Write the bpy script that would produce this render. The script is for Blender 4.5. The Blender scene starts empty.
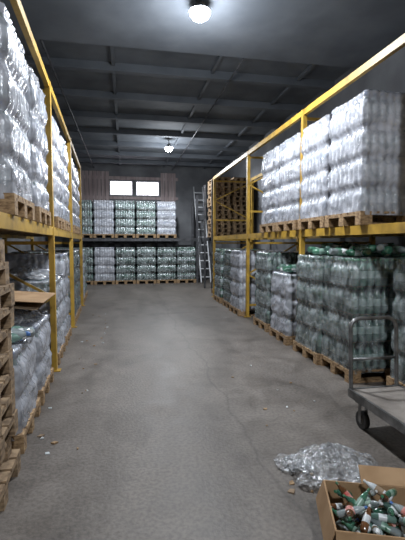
import bpy, math, random
from mathutils import Vector, Matrix, noise

random.seed(7)
C = bpy.context.scene.collection
bpy.context.scene.view_settings.view_transform='Standard'

# ---------------------------------------------------------------- materials
def new_mat(name):
    m = bpy.data.materials.new(name); m.use_nodes = True
    nt = m.node_tree
    return m, nt, nt.nodes["Principled BSDF"]

def ramp_mat(name, c1, c2, scale=8, rough=.6, metal=0, bump=.0, stretch=(1,1,1), detail=6, p0=.35, p1=.65, bscale=None, spec=.5):
    m, nt, b = new_mat(name)
    tc = nt.nodes.new("ShaderNodeTexCoord"); mp = nt.nodes.new("ShaderNodeMapping")
    mp.inputs["Scale"].default_value = stretch
    nt.links.new(tc.outputs["Object"], mp.inputs[0])
    n = nt.nodes.new("ShaderNodeTexNoise"); n.inputs["Scale"].default_value = scale; n.inputs["Detail"].default_value = detail
    nt.links.new(mp.outputs[0], n.inputs[0])
    r = nt.nodes.new("ShaderNodeValToRGB")
    r.color_ramp.elements[0].color = (*c1, 1); r.color_ramp.elements[1].color = (*c2, 1)
    r.color_ramp.elements[0].position = p0; r.color_ramp.elements[1].position = p1
    nt.links.new(n.outputs[0], r.inputs[0]); nt.links.new(r.outputs[0], b.inputs["Base Color"])
    b.inputs["Roughness"].default_value = rough; b.inputs["Metallic"].default_value = metal
    b.inputs["Specular IOR Level"].default_value = spec
    if bump:
        n2 = nt.nodes.new("ShaderNodeTexNoise"); n2.inputs["Scale"].default_value = bscale or scale*3; n2.inputs["Detail"].default_value = 5
        nt.links.new(mp.outputs[0], n2.inputs[0])
        bp = nt.nodes.new("ShaderNodeBump"); bp.inputs["Strength"].default_value = bump; bp.inputs["Distance"].default_value = .02
        nt.links.new(n2.outputs[0], bp.inputs["Height"]); nt.links.new(bp.outputs[0], b.inputs["Normal"])
    return m

M_wood   = ramp_mat("pallet_wood", (.17,.10,.05), (.42,.28,.15), 6, .8, stretch=(4,4,8))
M_woodd  = ramp_mat("old_pallet_wood", (.13,.085,.05), (.36,.25,.15), 5, .85, stretch=(3,3,8))
M_yel    = ramp_mat("yellow_paint", (.25,.145,.02), (.48,.29,.04), 5, .5, detail=8, p0=.3, p1=.55)
M_metal  = ramp_mat("grey_metal", (.10,.10,.10), (.28,.28,.28), 9, .4, metal=.7)
M_dmetal = ramp_mat("dark_grey_metal", (.04,.042,.045), (.09,.09,.10), 9, .5, metal=.3)
M_dark   = ramp_mat("rubber_and_gap_shade", (.02,.02,.02), (.05,.05,.05), 9, .6)
M_deck   = ramp_mat("cart_deck", (.15,.13,.115), (.28,.25,.225), 5, .6, bump=.1)
M_card   = ramp_mat("cardboard", (.30,.18,.09), (.42,.27,.15), 5, .85)
M_cardd  = ramp_mat("cardboard_board", (.20,.14,.09), (.32,.23,.15), 4, .85)
M_ceil   = ramp_mat("painted_concrete_ceiling", (.080,.090,.105), (.145,.158,.175), 1.2, .8, bump=.2)
M_ceil2  = ramp_mat("concrete_girder", (.080,.090,.105), (.12,.132,.15), 1.5, .8, bump=.2)
M_wall   = ramp_mat("grey_wall_plaster", (.10,.102,.11), (.17,.175,.185), 1.3, .85, bump=.3)
M_white  = ramp_mat("white_paint", (.55,.56,.58), (.75,.76,.78), 5, .5)
M_trim   = ramp_mat("pink_grey_panel", (.26,.20,.20), (.40,.33,.32), 2, .7, stretch=(6,1,.5))

def bottle_mat(name, a, b_, rough=.08):
    return ramp_mat(name, a, b_, 7, rough, spec=1.0)
M_bclear = bottle_mat("clear_bottle_plastic", (.10,.125,.13), (.34,.39,.40))
M_bgreen = bottle_mat("green_bottle_plastic", (.015,.065,.042), (.07,.20,.13))
M_bpale  = bottle_mat("pale_green_bottle_plastic", (.04,.09,.075), (.17,.28,.24))
M_lblue  = ramp_mat("label_blue", (.10,.17,.32), (.50,.58,.68), 9, .3)
M_lgreen = ramp_mat("label_green", (.05,.15,.10), (.40,.54,.47), 9, .3)
M_lwhite = ramp_mat("label_white", (.42,.46,.48), (.78,.80,.82), 9, .3)
M_lpale  = ramp_mat("label_pale_green", (.22,.32,.28), (.60,.68,.65), 9, .3)
M_lred   = ramp_mat("label_red", (.45,.04,.03), (.7,.5,.45), 12, .4)
M_capb   = ramp_mat("cap_blue", (.03,.10,.30), (.06,.16,.42), 3, .4)
M_capg   = ramp_mat("cap_green", (.03,.12,.06), (.05,.20,.10), 3, .4)
M_capw   = ramp_mat("cap_white", (.5,.5,.5), (.65,.65,.65), 3, .4)
M_brown  = bottle_mat("brown_bottle_plastic", (.06,.025,.01), (.16,.07,.03))

def film_mat(name, lo, hi, col=(.8,.83,.88), scale=6, rough=.18, bump=.35, gadd=.0):
    m, nt, b = new_mat(name)
    out = nt.nodes["Material Output"]
    tc = nt.nodes.new("ShaderNodeTexCoord")
    n = nt.nodes.new("ShaderNodeTexNoise"); n.inputs["Scale"].default_value = scale; n.inputs["Detail"].default_value = 6
    n.inputs["Distortion"].default_value = 1.2
    nt.links.new(tc.outputs["Object"], n.inputs[0])
    mr = nt.nodes.new("ShaderNodeMapRange")
    mr.inputs[1].default_value = .38; mr.inputs[2].default_value = .68; mr.inputs[3].default_value = lo; mr.inputs[4].default_value = hi
    nt.links.new(n.outputs[0], mr.inputs[0])
    tr = nt.nodes.new("ShaderNodeBsdfTransparent"); tr.inputs[0].default_value = (.96,.98,.99,1)
    mx = nt.nodes.new("ShaderNodeMixShader")
    nt.links.new(mr.outputs[0], mx.inputs[0]); nt.links.new(tr.outputs[0], mx.inputs[1]); nt.links.new(b.outputs[0], mx.inputs[2])
    gl = nt.nodes.new("ShaderNodeBsdfGlossy"); gl.inputs["Roughness"].default_value = rough; gl.inputs[0].default_value=(.95,.97,1,1)
    mx2 = nt.nodes.new("ShaderNodeMixShader")
    lw = nt.nodes.new("ShaderNodeFresnel"); lw.inputs[0].default_value=1.5
    ad = nt.nodes.new("ShaderNodeMath"); ad.operation='ADD'; ad.inputs[1].default_value=gadd; nt.links.new(lw.outputs[0],ad.inputs[0])
    nt.links.new(ad.outputs[0],mx2.inputs[0]); nt.links.new(mx.outputs[0],mx2.inputs[1]); nt.links.new(gl.outputs[0],mx2.inputs[2])
    nt.links.new(mx2.outputs[0], out.inputs["Surface"])
    b.inputs["Base Color"].default_value = (*col, 1); b.inputs["Roughness"].default_value = .4
    n2 = nt.nodes.new("ShaderNodeTexNoise"); n2.inputs["Scale"].default_value = 18; n2.inputs["Detail"].default_value = 3; n2.inputs["Distortion"].default_value = 2
    nt.links.new(tc.outputs["Object"], n2.inputs[0])
    bp = nt.nodes.new("ShaderNodeBump"); bp.inputs["Strength"].default_value = bump; bp.inputs["Distance"].default_value = .02
    nt.links.new(n2.outputs[0], bp.inputs["Height"]); nt.links.new(bp.outputs[0], b.inputs["Normal"]); nt.links.new(bp.outputs[0], gl.inputs["Normal"])
    return m
M_film  = film_mat("stretch_film", .05, .38, (.72,.80,.82), bump=.5, gadd=.03)
M_filmo = film_mat("stretch_film_thick", .34, .72, (.66,.675,.75))
M_filml = film_mat("loose_film", .03, .38, (.85,.85,.87), scale=14, rough=.12, bump=.5, gadd=.04)

def floor_mat():
    m, nt, b = new_mat("worn_concrete_floor")
    L = nt.links.new
    tc = nt.nodes.new("ShaderNodeTexCoord")
    def noi(scale, det=8, dist=0, st=None):
        n = nt.nodes.new("ShaderNodeTexNoise"); n.inputs["Scale"].default_value = scale; n.inputs["Detail"].default_value = det; n.inputs["Distortion"].default_value = dist
        if st:
            mp = nt.nodes.new("ShaderNodeMapping"); mp.inputs["Scale"].default_value = st; L(tc.outputs["Object"], mp.inputs[0]); L(mp.outputs[0], n.inputs[0])
        else: L(tc.outputs["Object"], n.inputs[0])
        return n
    n1 = noi(.9, 8, .6, (1.8,.5,1)); n2 = noi(3.2, 12, .4); n3 = noi(40, 6)
    def ramp(n,c0,c1,p0,p1):
        r=nt.nodes.new("ShaderNodeValToRGB"); r.color_ramp.elements[0].color=(*c0,1); r.color_ramp.elements[1].color=(*c1,1)
        r.color_ramp.elements[0].position=p0; r.color_ramp.elements[1].position=p1; L(n.outputs[0],r.inputs[0]); return r
    def mul(a,b_):
        mx = nt.nodes.new("ShaderNodeMix"); mx.data_type = 'RGBA'; mx.blend_type = 'MULTIPLY'; mx.inputs[0].default_value = 1
        L(a,mx.inputs[6]); L(b_,mx.inputs[7]); return mx.outputs[2]
    r1=ramp(n1,(.112,.096,.084),(.195,.172,.153),.3,.7)
    r2=ramp(n2,(.74,.72,.70),(1.08,1.08,1.08),.32,.62)
    r3=ramp(n3,(.74,.74,.74),(1.1,1.1,1.1),.35,.6)
    n5 = noi(1.7, 10, 1.5, (1,1,1)); r5=ramp(n5,(.80,.79,.78),(1,1,1),.34,.46)
    c=mul(mul(mul(r1.outputs[0],r2.outputs[0]),r3.outputs[0]),r5.outputs[0])
    sep = nt.nodes.new("ShaderNodeSeparateXYZ"); L(tc.outputs["Object"], sep.inputs[0])
    n4 = noi(1.1, 9, .2, (.2,1,1))
    ma = nt.nodes.new("ShaderNodeMath"); ma.operation = 'MULTIPLY_ADD'; L(n4.outputs[0], ma.inputs[0]); ma.inputs[1].default_value = .5; L(sep.outputs[0], ma.inputs[2])
    sb = nt.nodes.new("ShaderNodeMath"); sb.operation = 'SUBTRACT'; L(ma.outputs[0], sb.inputs[0]); sb.inputs[1].default_value = 1.2
    ab = nt.nodes.new("ShaderNodeMath"); ab.operation = 'ABSOLUTE'; L(sb.outputs[0], ab.inputs[0])
    mr = nt.nodes.new("ShaderNodeMapRange"); mr.inputs[1].default_value = .0; mr.inputs[2].default_value = .02; mr.inputs[3].default_value = .7; mr.inputs[4].default_value = 1; L(ab.outputs[0], mr.inputs[0])
    L(mul(c,mr.outputs[0]), b.inputs["Base Color"])
    rr = nt.nodes.new("ShaderNodeMapRange"); rr.inputs[3].default_value = .38; rr.inputs[4].default_value = .7; L(n2.outputs[0], rr.inputs[0]); L(rr.outputs[0], b.inputs["Roughness"])
    bp = nt.nodes.new("ShaderNodeBump"); bp.inputs["Strength"].default_value = .3; bp.inputs["Distance"].default_value = .01
    L(n3.outputs[0], bp.inputs["Height"]); L(bp.outputs[0], b.inputs["Normal"])
    return m
M_floor = floor_mat()

def emis(name, col, s):
    m, nt, b = new_mat(name)
    b.inputs["Base Color"].default_value = (*col,1)
    b.inputs["Emission Color"].default_value = (*col,1); b.inputs["Emission Strength"].default_value = s
    return m
M_lamp = emis("lamp_glass", (.88,.93,1), 110)
M_win  = emis("window_daylight_glass", (.96,.90,.98), 5)

# ---------------------------------------------------------------- mesh builder
class MB:
    def __init__(s): s.v=[]; s.f=[]; s.m=[]; s.mats=[]; s.sm=[]
    def mi(s, mat):
        if mat not in s.mats: s.mats.append(mat)
        return s.mats.index(mat)
    def add(s, vs, fs, mat, smooth=False):
        o=len(s.v); k=s.mi(mat); s.v.extend(vs)
        for f in fs: s.f.append(tuple(i+o for i in f)); s.m.append(k); s.sm.append(smooth)
    def box(s, a, b, mat, rot=None, piv=None):
        x0,y0,z0=a; x1,y1,z1=b
        vs=[Vector(p) for p in ((x0,y0,z0),(x1,y0,z0),(x1,y1,z0),(x0,y1,z0),(x0,y0,z1),(x1,y0,z1),(x1,y1,z1),(x0,y1,z1))]
        if rot is not None:
            pv=Vector(piv) if piv else (vs[0]+vs[6])/2
            vs=[rot@(p-pv)+pv for p in vs]
        s.add([tuple(p) for p in vs], [(0,3,2,1),(4,5,6,7),(0,1,5,4),(1,2,6,5),(2,3,7,6),(3,0,4,7)], mat)
    def beam(s, p, q, w, h, mat):
        p=Vector(p); q=Vector(q); d=q-p; L=d.length; d.normalize()
        up=Vector((0,0,1)) if abs(d.z)<.95 else Vector((0,1,0))
        r=d.cross(up).normalized(); u=r.cross(d).normalized()
        vs=[]
        for e in (p,q):
            for a,b in ((-1,-1),(1,-1),(1,1),(-1,1)): vs.append(tuple(e+r*a*w/2+u*b*h/2))
        s.add(vs,[(0,1,2,3),(7,6,5,4),(0,4,5,1),(1,5,6,2),(2,6,7,3),(3,7,4,0)],mat)
    def lathe(s, prof, seg, M, mats):
        vs=[]
        for r,z in prof:
            for k in range(seg):
                a=2*math.pi*k/seg; vs.append(tuple(M@Vector((r*math.cos(a),r*math.sin(a),z))))
        o=len(s.v); s.v.extend(vs)
        if len(mats)<len(prof)-1: mats=mats+[mats[-1]]*(len(prof)-1-len(mats))
        for i in range(len(prof)-1):
            k_=s.mi(mats[i])
            for k in range(seg):
                n=(k+1)%seg
                s.f.append((o+i*seg+k,o+i*seg+n,o+(i+1)*seg+n,o+(i+1)*seg+k)); s.m.append(k_); s.sm.append(True)
        s.f.append(tuple(o+(len(prof)-1)*seg+k for k in range(seg))); s.m.append(s.mi(mats[-1])); s.sm.append(False)
        s.f.append(tuple(o+seg-1-k for k in range(seg))); s.m.append(s.mi(mats[0])); s.sm.append(False)
    def cyl(s, p, q, r, mat, seg=12):
        p=Vector(p); q=Vector(q); d=q-p
        M=Matrix.Translation(p)@d.to_track_quat('Z','Y').to_matrix().to_4x4()
        s.lathe([(r,0),(r,d.length)],seg,M,[mat])
    def mesh(s, name):
        me=bpy.data.meshes.new(name); me.from_pydata(s.v,[],s.f)
        for m in s.mats: me.materials.append(m)
        me.polygons.foreach_set("material_index", s.m); me.polygons.foreach_set("use_smooth", s.sm)
        me.update(); return me
    def obj(s, name, loc=(0,0,0), rz=0):
        o=bpy.data.objects.new(name, s.mesh(name)); C.objects.link(o); o.location=loc; o.rotation_euler[2]=rz; return o

def put(name, me, loc, rz=0):
    o=bpy.data.objects.new(name, me); C.objects.link(o); o.location=loc; o.rotation_euler[2]=rz; return o

# ---------------------------------------------------------------- pallet + bottles
def pallet(mb, d, w, z=0, mat=None):
    mat=mat or M_wood
    for y in (-w/2,-.05,w/2-.1): mb.box((-d/2,y,z),(d/2,y+.1,z+.022),mat)
    for x in (-d/2,-.07,d/2-.14):
        for y in (-w/2,-.05,w/2-.1): mb.box((x,y,z+.022),(x+.14,y+.1,z+.1),mat)
        mb.box((x,-w/2,z+.1),(x+.14,w/2,z+.12),mat)
    n=6; bw=.11
    for i in range(n):
        y=-w/2+(w-bw)*i/(n-1); mb.box((-d/2,y,z+.12),(d/2,y+bw,z+.142),mat)

PROF=[(.030,0),(.043,.012),(.044,.09),(.044,.17),(.040,.20),(.024,.245),(.014,.272),(.016,.274),(.016,.300)]
def bottle(mb, M, body, label, cap, seg=8):
    mb.lathe(PROF, seg, M, [body,body,label,body,body,body,cap,cap])

def film_shell(mb, d, w, z0, z1, lh, seed, mat, wr=.014, r=.05, top=True):
    pts=[]; step=.0185
    hx,hy=d/2,w/2
    def seg_line(a,b):
        n=max(2,int((Vector(b)-Vector(a)).length/step))
        for i in range(n): pts.append((Vector(a).lerp(Vector(b),i/n)))
    cs=[((hx-r,-hy+r),-90),((hx-r,hy-r),0),((-hx+r,hy-r),90),((-hx+r,-hy+r),180)]
    P=[]
    for (c,a0) in cs:
        for i in range(5):
            a=math.radians(a0+90*i/4); P.append((c[0]+r*math.cos(a),c[1]+r*math.sin(a)))
    for i in range(len(P)): seg_line(P[i],P[(i+1)%len(P)])
    n=len(pts); nz=int((z1-z0)/.026)
    vs=[]
    for j in range(nz+1):
        z=z0+(z1-z0)*j/nz
        fr=((z-.142)%lh)/lh if z>.142 else 0
        dent=.0
        if z>.142: dent = -.030*max(0,math.sin(math.pi*min(1,max(0,(fr-.60)/.40))))
        if j==nz: dent=-.03
        for i,p in enumerate(pts):
            nrm=Vector((p.x/hx,p.y/hy))
            nn=Vector((1 if p.x>=hx-.001 else -1 if p.x<=-hx+.001 else 0, 1 if p.y>=hy-.001 else -1 if p.y<=-hy+.001 else 0))
            if nn.length<.5: nn=nrm
            nn.normalize()
            s_=p.x if abs(nn.y)>abs(nn.x) else p.y
            rid=.011*abs(math.sin(math.pi*s_/.0905))
            ns=noise.fractal(Vector((p.x*6+seed*9,p.y*6,z*11)),.8,2.2,3)*wr
            dg=abs(noise.noise(Vector((p.x*3+z*5+seed,p.y*3+z*5,z*2))))*wr*.9
            q=Vector((p.x,p.y))+nn*(dent+rid+ns+dg+.003)
            vs.append((q.x,q.y,z + (.012*noise.noise(Vector((p.x*5,p.y*5,seed))) if j in(0,nz) else 0)))
    fs=[]
    for j in range(nz):
        for i in range(n):
            k=(i+1)%n; fs.append((j*n+i,j*n+k,(j+1)*n+k,(j+1)*n+i))
    if top:
        base=nz*n; prev=base
        for t in (.9,.75,.55,.3,.05):
            st=len(vs)
            for i in range(n):
                x,y,z=vs[base+i]
                zz=z1-.012+.03*noise.noise(Vector((x*t*7,y*t*7,seed*3)))
                vs.append((x*t,y*t,zz))
            for i in range(n):
                k=(i+1)%n; fs.append((prev+i,prev+k,st+k,st+i))
            prev=st
    mb.add(vs,fs,mat,True)

def stack_mesh(name, d, w, layers, seed, body, label, cap, film, wr=.014, lh=.31, top=True):
    rnd=random.Random(seed); mb=MB(); pallet(mb,d,w)
    sp=.0905
    nx=int((d-.03)/sp); ny=int((w-.02)/sp)
    for l in range(layers):
        z=.143+l*lh
        for i in range(nx):
            for j in range(ny):
                edge=i in(0,nx-1) or j in(0,ny-1)
                if not edge and l<layers-1: continue
                x=(i-(nx-1)/2)*sp; y=(j-(ny-1)/2)*sp
                bottle(mb, Matrix.Translation((x+rnd.uniform(-.003,.003),y+rnd.uniform(-.003,.003),z))@Matrix.Rotation(rnd.random(),4,'Z'), body, label, cap)
        mb.box((-d/2+.16,-w/2+.15,z),(d/2-.16,w/2-.15,z+.20),M_dark)  # dark filler block, its colour stands in for shade between the bottles
        if l<layers-1:
            mb.box((-d/2+.05,-w/2+.04,z+.301),(d/2-.05,w/2-.04,z+.307),M_cardd)
    zt=.143+layers*lh+.005
    film_shell(mb, nx*sp, ny*sp, .10, zt, lh, seed, film, wr, top=top)
    return mb.mesh(name)

D=1.14; W=.75
S = {
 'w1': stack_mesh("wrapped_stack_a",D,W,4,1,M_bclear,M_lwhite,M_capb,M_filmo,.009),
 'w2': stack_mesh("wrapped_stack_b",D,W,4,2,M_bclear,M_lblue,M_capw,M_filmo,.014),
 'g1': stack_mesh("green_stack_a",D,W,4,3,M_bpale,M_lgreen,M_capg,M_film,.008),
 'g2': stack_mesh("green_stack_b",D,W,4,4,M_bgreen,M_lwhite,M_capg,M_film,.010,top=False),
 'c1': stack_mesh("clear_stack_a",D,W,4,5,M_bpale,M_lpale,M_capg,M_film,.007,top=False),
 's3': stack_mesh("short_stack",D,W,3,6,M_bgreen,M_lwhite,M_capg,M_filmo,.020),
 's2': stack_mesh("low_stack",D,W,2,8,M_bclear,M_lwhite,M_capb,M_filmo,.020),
}
NM="wrapped_bottle_pallet"

# ---------------------------------------------------------------- room
H=4.75; XL=-3.0; XR=4.1; YB=16.9; YF=-4
def slab(name,a,b,mat):
    mb=MB(); mb.box(a,b,mat); return mb.obj(name)
slab("floor",(XL-.3,YF-.3,-.2),(XR+.3,YB+.3,0),M_floor)
slab("ceiling",(XL-.3,YF-.3,H),(XR+.3,YB+.3,H+.2),M_ceil)
slab("wall_left",(XL-.2,YF,0),(XL,YB,H),M_wall)
slab("wall_right",(XR,YF,0),(XR+.2,YB,H),M_wall)
slab("wall_front",(XL-.2,YF-.2,0),(XR+.2,YF,H),M_wall)
W1=(-.60,.33,3.50,4.10); W2=(.46,1.42,3.50,4.10)
mb=MB()
mb.box((XL-.2,YB,0),(XR+.2,YB+.2,3.50),M_wall); mb.box((XL-.2,YB,4.10),(XR+.2,YB+.2,H),M_wall)
for a,b in ((XL-.2,W1[0]),(W1[1],W2[0]),(W2[1],XR+.2)): mb.box((a,YB,3.50),(b,YB+.2,4.10),M_wall)
mb.obj("wall_back")
mb=MB()
x=-2.2
while x<2.1:
    if not(-.74<x<1.42): mb.box((x,YB-.03,3.2),(x+.14,YB-.002,4.45),M_trim)
    x+=.16
mb.box((-2.3,YB-.04,3.34),(2.2,YB-.002,3.46),M_trim); mb.box((-2.3,YB-.04,4.14),(2.2,YB-.002,4.26),M_trim)
mb.obj("trim_1")
for n,wd in ((1,W1),(2,W2)):
    mb=MB(); a,b,c,d_=wd
    mb.box((a+.001,YB+.1,c+.001),(b-.001,YB+.12,d_-.001),M_win)
    for p in ((a+.001,c+.001,a+.04,d_-.001),(b-.04,c+.001,b-.001,d_-.001),(a+.04,c+.001,b-.04,c+.04),(a+.04,d_-.04,b-.04,d_-.001),((a+b)/2-.015,c+.04,(a+b)/2+.015,d_-.04)):
        mb.box((p[0],YB+.03,p[1]),(p[2],YB+.09,p[3]),M_white)
    if n==2:
        for k in range(10): mb.box((a+.05,YB+.09,c+.06+k*.05),(b-.05,YB+.098,c+.07+k*.05),M_wall)
    mb.obj("window_%d"%n)
mb=MB(); mb.box((XL,3.2,H-.28),(XR,6.3,H-.001),M_ceil2); mb.obj("trim_2")
mb=MB()
for y in (7.5,8.9,10.3,11.7,13.1,14.5,15.9):
    mb.box((XL,y,H-.14),(XR,y+.12,H-.001),M_ceil2)
for y in (-3,-1.5,0,1.5):
    mb.box((XL,y,H-.14),(XR,y+.12,H-.001),M_ceil2)
for x in (-1.9,-.2,1.6,3.3):
    mb.box((x,6.31,H-.06),(x+.06,YB,H-.001),M_ceil2)
mb.obj("trim_3")
mb=MB(); mb.cyl((1.95,6.32,H-.17),(1.95,YB-.01,H-.17),.015,M_dmetal,8); mb.cyl((-1.2,6.32,H-.17),(-1.2,YB-.01,H-.17),.02,M_dmetal,8)
mb.obj("ceiling_conduit")

# ---------------------------------------------------------------- lamps
def lamp(x,y,z,power,top,up):
    mb=MB()
    mb.cyl((x,y,z+.10),(x,y,top-.001),.012,M_metal,8)
    M=Matrix.Translation((x,y,z))
    mb.lathe([(.045,.14),(.06,.11),(.075,.06),(.12,.03),(.13,.02)],16,M,[M_metal]*4)
    pr=[(.13*math.cos(a),-.11*math.sin(a)+.02) for a in [math.radians(t) for t in (85,65,45,25,5)]]
    mb.lathe(pr,16,M,[M_lamp]*4)
    mb.obj("ceiling_lamp")
    l=bpy.data.lights.new("lamp_light",'SPOT'); l.energy=power; l.color=(.90,.95,1); l.shadow_soft_size=.10
    l.spot_size=math.radians(172); l.spot_blend=.25
    o=bpy.data.objects.new("lamp_light",l); C.objects.link(o); o.location=(x,y,z-.2)
    l=bpy.data.lights.new("lamp_spill",'POINT'); l.energy=up; l.color=(.88,.94,1); l.shadow_soft_size=.25
    o=bpy.data.objects.new("lamp_spill",l); C.objects.link(o); o.location=(x,y,z-.45)
lamp(.93,5.0,H-.40,410,H-.28,105)
lamp(1.35,12.5,H-.30,420,H,110)
lamp(.9,-1.2,H-.35,390,H,60)

# ---------------------------------------------------------------- racks
def rack(name, fx, depth_sign, posts, shelf=1.74, top=3.42, dep=1.12, ph=3.42):
    mb=MB()
    def P(y,back): return Vector((fx(y)+depth_sign*(dep if back else 0), y, 0))
    for y in posts:
        for bk in (0,1):
            p=P(y,bk); mb.box((p.x-.03,p.y-.035,.012),(p.x+.03,p.y+.035,ph),M_yel)
            mb.box((p.x-.07,p.y-.05,0.001),(p.x+.07,p.y+.05,.012),M_yel)
        f=P(y,0); b=P(y,1)
        for z in (.25,1.55,2.2,3.3): mb.beam(f+Vector((0,0,z)),b+Vector((0,0,z)),.03,.04,M_yel)
        for i,(z0,z1) in enumerate(((.25,.9),(.9,1.55),(2.2,2.75),(2.75,3.3))):
            a,c=(f,b) if i%2 else (b,f)
            mb.beam(a+Vector((0,0,z0)),c+Vector((0,0,z1)),.03,.03,M_yel)
    for a,b in zip(posts[:-1],posts[1:]):
        for bk in (0,1):
            p,q=P(a,bk),P(b,bk); o=Vector((0,.035,0))
            mb.beam(p+o+Vector((0,0,shelf-.05)),q-o+Vector((0,0,shelf-.05)),.05,.10,M_yel)
            mb.beam(p+o+Vector((0,0,top-.04)),q-o+Vector((0,0,top-.04)),.05,.08,M_yel)
        for t in (.12,.38,.62,.88):
            y=a+(b-a)*t; mb.beam(P(y,0)+Vector((depth_sign*.026,0,shelf-.03)),P(y,1)+Vector((-depth_sign*.026,0,shelf-.03)),.09,.03,M_woodd)
    return mb.obj(name)
RX=2.50
rack("pallet_rack", lambda y:RX, 1, [.2,2.8,5.4,8.0,11.2])
LX=lambda y:-.66-.04*y
rack("pallet_rack", lambda y:LX(y), -1, [-.7,1.9,5.02,7.6,10.2])
mb=MB()
for x in (-2.0,2.75):
    for y in (15.4,16.45): mb.box((x-.04,y-.04,.001),(x+.04,y+.04,3.4),M_dmetal)
for y in (15.4,16.45):
    mb.box((-1.96,y-.025,1.62),(2.71,y+.025,1.74),M_dmetal)
mb.obj("pallet_rack")
mb=MB()
for x in (2.66,3.95):
    for y in (12.2,13.4): mb.box((x-.03,y-.03,.001),(x+.03,y+.03,3.5),M_dmetal)
for y in (12.2,13.4): mb.box((2.69,y-.025,1.62),(3.92,y+.025,1.74),M_yel if y<13 else M_dmetal)
mb.obj("pallet_rack")
def pstack(n,seed,d=1.14,w=.8,mat=None):
    r=random.Random(seed); mb=MB()
    for i in range(n):
        t=MB(); pallet(t,d,w,i*.143,mat or M_woodd); ox,oy=r.uniform(-.025,.025),r.uniform(-.025,.025)
        mb.add([(x+ox,y+oy,z) for x,y,z in t.v],t.f,t.mats[0])
    return mb.mesh("empty_pallet_stack")
ps9=pstack(13,1,1.1,.5); ps11=pstack(11,2); ps4=pstack(4,3,1.1,.5)
put("empty_pallet_stack",ps9,(3.00,12.8,1.742),math.pi/2)
put("empty_pallet_stack",ps9,(3.6,12.8,1.742),math.pi/2)
put("empty_pallet_stack",ps4,(3.3,12.8,0),math.pi/2)

# ---------------------------------------------------------------- bottle stacks
SX=RX-.09+D/2
for y,k in ((4.2,'w1'),(4.98,'w2'),(5.83,'w1'),(6.63,'w2')):
    put(NM,S[k],(SX,y,1.742),random.choice((0,math.pi))+random.uniform(-.015,.015))
for y,k,dx in ((3.35,'c1',.30),(4.30,'c1',0),(5.0,'g1',-.04),(5.98,'s3',-.04),(6.9,'g1',-.02),(8.48,'w1',-.08),(9.3,'g1',-.04),(10.3,'g2',-.05),(11.7,'g1',.2)):
    put(NM,S[k],(SX+dx,y,.0),random.choice((0,math.pi))+random.uniform(-.015,.015))
def LXc(y): return LX(y)+.05-D/2
for y,k in ((3.25,'w1'),(4.25,'w2'),(5.65,'w1'),(6.6,'w2'),(8.15,'w1'),(9.1,'w2')):
    put(NM,S[k],(LXc(y),y,1.742),.04+random.choice((0,math.pi)))
for y,k in ((3.4,'s2'),(4.3,'s2'),(5.6,'s3'),(6.6,'w1'),(8.2,'g1'),(9.1,'g1'),(10.8,'w2'),(11.9,'g1')):
    put(NM,S[k],(LXc(y)-.02,y,0),.04+random.choice((0,math.pi)))
put("empty_pallet_stack",ps11,(LX(2.3)-.55,2.42-.02,0),.04)
xs=[-1.56,-.78,.0,.78,1.56,2.33]
for i,x in enumerate(xs):
    put(NM,S[('g1','w1','g1','c1','g1','g2')[i]],(x,15.9,0),math.pi/2)
    if i<5: put(NM,S[('g1','w2','c1','g1','w2')[i]],(x,15.9,1.742),-math.pi/2)
put(NM,S['g1'],(-2.38,15.9,0),math.pi/2)

def loose(loc,n,sx,sy,mats,seed,film=False):
    r=random.Random(seed); mb=MB()
    for i in range(n):
        b,l,c=r.choice(mats); x=r.uniform(-sx,sx); y=r.uniform(-sy,sy); z=.046+.08*(i/n)*(1-(abs(x)/sx)**2)
        M=Matrix.Translation((x,y,z))@Matrix.Rotation(r.uniform(0,6.28),4,'Z')@Matrix.Rotation(math.pi/2-r.uniform(-.15,.15),4,'X')@Matrix.Translation((0,0,-.15))
        bottle(mb,M,b,l,c,10)
    mb.obj("loose_bottles",loc)
gm=[(M_bgreen,M_lgreen,M_capg),(M_bpale,M_lwhite,M_capg),(M_bgreen,M_lwhite,M_capw),(M_bclear,M_lgreen,M_capw)]
loose((SX-.1,4.30,1.385),34,.34,.22,gm,1)
loose((SX-.1,5.0,1.395),30,.34,.22,gm,2)
loose((SX-.1,6.0,1.085),26,.34,.22,gm,4)
loose((LXc(3.4)+.1,3.4,.775),30,.34,.22,[(M_bclear,M_lwhite,M_capb),(M_bpale,M_lwhite,M_capw)],3)

# ---------------------------------------------------------------- ladder
mb=MB()
for x in (2.86,3.24): mb.beam((x,15.1,0.02),(x,16.84,3.9),.04,.07,M_white)
for k in range(12):
    t=(k+.7)/12.5; mb.beam((2.88,15.1+1.74*t,3.88*t+.02),(3.22,15.1+1.74*t,3.88*t+.02),.04,.035,M_white)
mb.obj("leaning_ladder")

# ---------------------------------------------------------------- platform cart
mb=MB()
x0,x1,y0,y1,zt=1.86,2.36,2.0,3.06,.30
mb.box((x0+.02,y0+.02,zt-.025),(x1-.02,y1-.02,zt),M_deck)
for a,b in (((x0,y0,zt-.06),(x0+.02,y1,zt+.006)),((x1-.02,y0,zt-.06),(x1,y1,zt+.006)),((x0+.02,y0,zt-.06),(x1-.02,y0+.02,zt+.006)),((x0+.02,y1-.02,zt-.06),(x1-.02,y1,zt+.006))): mb.box(a,b,M_metal)
for y in (2.35,2.7): mb.box((x0+.02,y,zt-.06),(x1-.02,y+.04,zt-.026),M_metal)
for x in (x0+.07,x1-.07):
    for y in (y0+.12,y1-.12):
        mb.cyl((x-.02,y,.075),(x+.02,y,.075),.074,M_dark,20); mb.cyl((x-.024,y,.075),(x+.024,y,.075),.03,M_metal,12)
        for s in (-.032,.028): mb.box((x+s,y-.02,.06),(x+s+.004,y+.02,zt-.085),M_metal)
        mb.box((x-.045,y-.045,zt-.085),(x+.045,y+.045,zt-.06),M_metal)
zb,zh=zt-.03,.90; r=.09
def hy(z): return y1+.0+.06*(z-zb)
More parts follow.
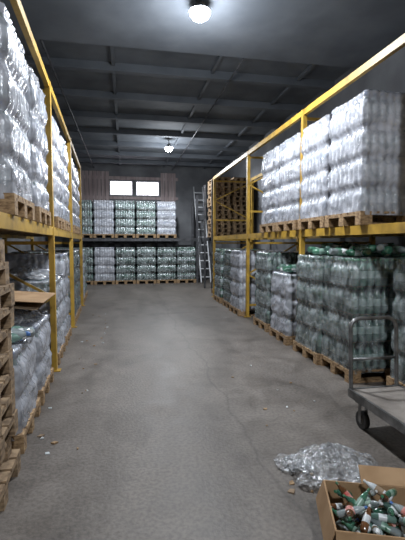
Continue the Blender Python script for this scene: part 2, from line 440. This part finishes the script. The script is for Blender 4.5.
path=[(x0+.03,zb),(x0+.03,zh-r)]+[(x0+.03+r-r*math.cos(a),zh-r+r*math.sin(a)) for a in [math.radians(t) for t in (18,36,54,72,90)]]
path+=[(x1-.03-r+r*math.sin(a),zh-r+r*math.cos(a)) for a in [math.radians(t) for t in (0,18,36,54,72,90)]]+[(x1-.03,zb)]
vs=[];seg=10
P=[Vector((a,hy(b),b)) for a,b in path]
for i,p in enumerate(P):
    t=(P[min(i+1,len(P)-1)]-P[max(i-1,0)]).normalized(); u=Vector((0,1,0)); s=t.cross(u).normalized(); u=s.cross(t)
    for k in range(seg):
        a=2*math.pi*k/seg; vs.append(tuple(p+.017*(s*math.cos(a)+u*math.sin(a))))
fs=[(i*seg+k,i*seg+(k+1)%seg,(i+1)*seg+(k+1)%seg,(i+1)*seg+k) for i in range(len(P)-1) for k in range(seg)]
mb.add(vs,fs,M_metal,True)
mb.cyl((x0+.03,hy(.55),.55),(x1-.03,hy(.55),.55),.012,M_metal,10)
mb.obj("platform_cart")

# ---------------------------------------------------------------- cardboard box with bottles
mb=MB(); bw,bd,bh,t=.48,.40,.24,.006
mb.box((-bw/2,-bd/2,0.001),(bw/2,bd/2,t),M_card)
mb.box((-bw/2,-bd/2,t),(-bw/2+t,bd/2,bh),M_card); mb.box((bw/2-t,-bd/2,t),(bw/2,bd/2,bh),M_card)
mb.box((-bw/2+t,-bd/2,t),(bw/2-t,-bd/2+t,bh),M_card); mb.box((-bw/2+t,bd/2-t,t),(bw/2-t,bd/2,bh),M_card)
def flap(a,b,out,L,ang):
    a=Vector(a);b=Vector(b);o=Vector(out).normalized()*math.cos(ang)+Vector((0,0,math.sin(ang)))
    n=o.cross(b-a).normalized()*t*.5
    q=[a,b,b+o*L,a+o*L]; vs=[tuple(p+n) for p in q]+[tuple(p-n) for p in q]
    mb.add(vs,[(0,1,2,3),(7,6,5,4),(0,4,5,1),(1,5,6,2),(2,6,7,3),(3,7,4,0)],M_card)
flap((-bw/2,-bd/2,bh),(-bw/2,bd/2,bh),(-1,0,0),.12,-1.25)
flap((bw/2,-bd/2,bh),(bw/2,bd/2,bh),(1,0,0),.18,.25)
flap((-bw/2+.2,bd/2,bh),(bw/2,bd/2,bh),(0,1,0),.10,.6)
flap((-bw/2,-bd/2,bh),(bw/2,-bd/2,bh),(0,-1,0),.18,-1.2)
rnd=random.Random(5)
opts=[(M_bgreen,M_lgreen,M_capg),(M_bpale,M_lwhite,M_capw),(M_bclear,M_lred,M_capb),(M_brown,M_lwhite,M_capw),(M_brown,M_lred,M_capg),(M_bclear,M_lgreen,M_capw),(M_lwhite,M_cardd,M_capw)]
for i in range(80):
    b,l,c=rnd.choice(opts)
    z=.04+.24*(i/80)
    x=rnd.uniform(-.17,.17); y=rnd.uniform(-.14,.14)
    yaw=rnd.uniform(0,6.28); tilt=rnd.uniform(1.1,1.7) if i<66 else rnd.uniform(.7,1.5)
    sq=Matrix.Diagonal((rnd.uniform(.35,.6),rnd.uniform(.35,.5),rnd.uniform(.3,.55),1))
    M=Matrix.Translation((x,y,z))@Matrix.Rotation(yaw,4,'Z')@Matrix.Rotation(tilt,4,'X')@sq@Matrix.Translation((0,0,-.15))
    bottle(mb,M,b,l,c,12)
mb.obj("box_of_crushed_bottles",(1.22,1.70,0),-.35)

# ---------------------------------------------------------------- crumpled film
def crumple(name, loc, sx, sy, h, seed, mat, n=70, extra=True):
    mb=MB(); vs=[];fs=[]
    for j in range(n+1):
        for i in range(n+1):
            u=i/n*2-1; v=j/n*2-1
            x=u*sx/2*(1+.25*noise.noise(Vector((v*2,seed,0)))); y=v*sy/2*(1+.25*noise.noise(Vector((u*2,seed,5))))
            rr=max(0,1-(u*u+v*v)**.5*.95)
            p=Vector((x*9,y*9,seed))
            rd=1-abs(noise.noise(p))*2; rd2=1-abs(noise.noise(p*2.3))*2
            z=h*(rr**.6)*(.55+.35*rd+.25*rd2)+.012*max(0,rd)+.002
            x+=.03*noise.noise(p*1.7+Vector((9,0,0))); y+=.03*noise.noise(p*1.7+Vector((0,9,0)))
            if u*u+v*v>1.25+.3*noise.noise(Vector((u*3,v*3,seed))): z=.003
            vs.append((x,y,max(.003,z)))
    for j in range(n):
        for i in range(n):
            u=(i+.5)/n*2-1; v=(j+.5)/n*2-1
            if u*u+v*v>1.0+.6*noise.noise(Vector((u*2.5,v*2.5,seed))): continue
            a=j*(n+1)+i; fs.append((a,a+1,a+n+2,a+n+1))
    mb.add(vs,fs,mat,True)
    if extra:
        vs2=[(x*.8+.03,y*.7,z*.7+.001) for x,y,z in vs]; mb.add(vs2,fs,mat,True)
    return mb.obj(name,loc)
crumple("crumpled_plastic_film",(1.36,2.42,0),.66,.5,.15,3,M_filml,80)
crumple("crumpled_plastic_film",(1.12,2.54,0),.24,.22,.05,11,M_filml,40)
for loc,sx,sy,h,sd in (((LXc(4.3)+.1,4.3,.775),.9,.7,.18,22),((LXc(5.6)+.1,5.6,1.09),.9,.7,.14,24)):
    crumple("crumpled_plastic_film",loc,sx,sy,h,sd,M_filml,50)
mb=MB(); R=Matrix.Rotation(.12,3,'Y')@Matrix.Rotation(.05,3,'X')
mb.box((-.45,-.4,0),(.45,.4,.008),M_cardd,R); mb.box((-.35,-.42,.03),(.5,.3,.036),M_card,Matrix.Rotation(.08,3,'Y'))
mb.obj("cardboard_sheets",(LXc(4.3)+.1,4.3,1.0))
# scraps on the floor
mb=MB(); r=random.Random(4)
for i in range(40):
    x,y=(r.uniform(-.75,-.3),r.uniform(3,9)) if i%3 else (r.uniform(1.0,1.9),r.uniform(2.1,5))
    s=r.uniform(.008,.028); a=r.uniform(0,6)
    pts_=[(x+s*math.cos(a+k*1.57)*r.uniform(.5,1.2),y+s*math.sin(a+k*1.57)*r.uniform(.5,1.2)) for k in range(4)]
    vs=[(p[0],p[1],.001) for p in pts_]+[(p[0],p[1],.004+r.uniform(0,.008)) for p in pts_]
    mb.add(vs,[(3,2,1,0),(4,5,6,7),(0,1,5,4),(1,2,6,5),(2,3,7,6),(3,0,4,7)],r.choice((M_lwhite,M_cardd,M_wood)))
mb.obj("floor_litter")

# ---------------------------------------------------------------- camera
cam=bpy.data.cameras.new("camera"); co=bpy.data.objects.new("camera",cam); C.objects.link(co)
f=400; cam.sensor_fit='VERTICAL'; cam.sensor_height=24; cam.lens=24*f/540
yaw=math.radians(10.9); pitch=math.atan(27/400)
co.location=(0,0,1.55)
co.rotation_euler=(math.pi/2-pitch,0,-yaw)
bpy.context.scene.camera=co
w=bpy.data.worlds.new("World"); bpy.context.scene.world=w; w.use_nodes=True
w.node_tree.nodes["Background"].inputs[0].default_value=(.5,.55,.6,1); w.node_tree.nodes["Background"].inputs[1].default_value=.1
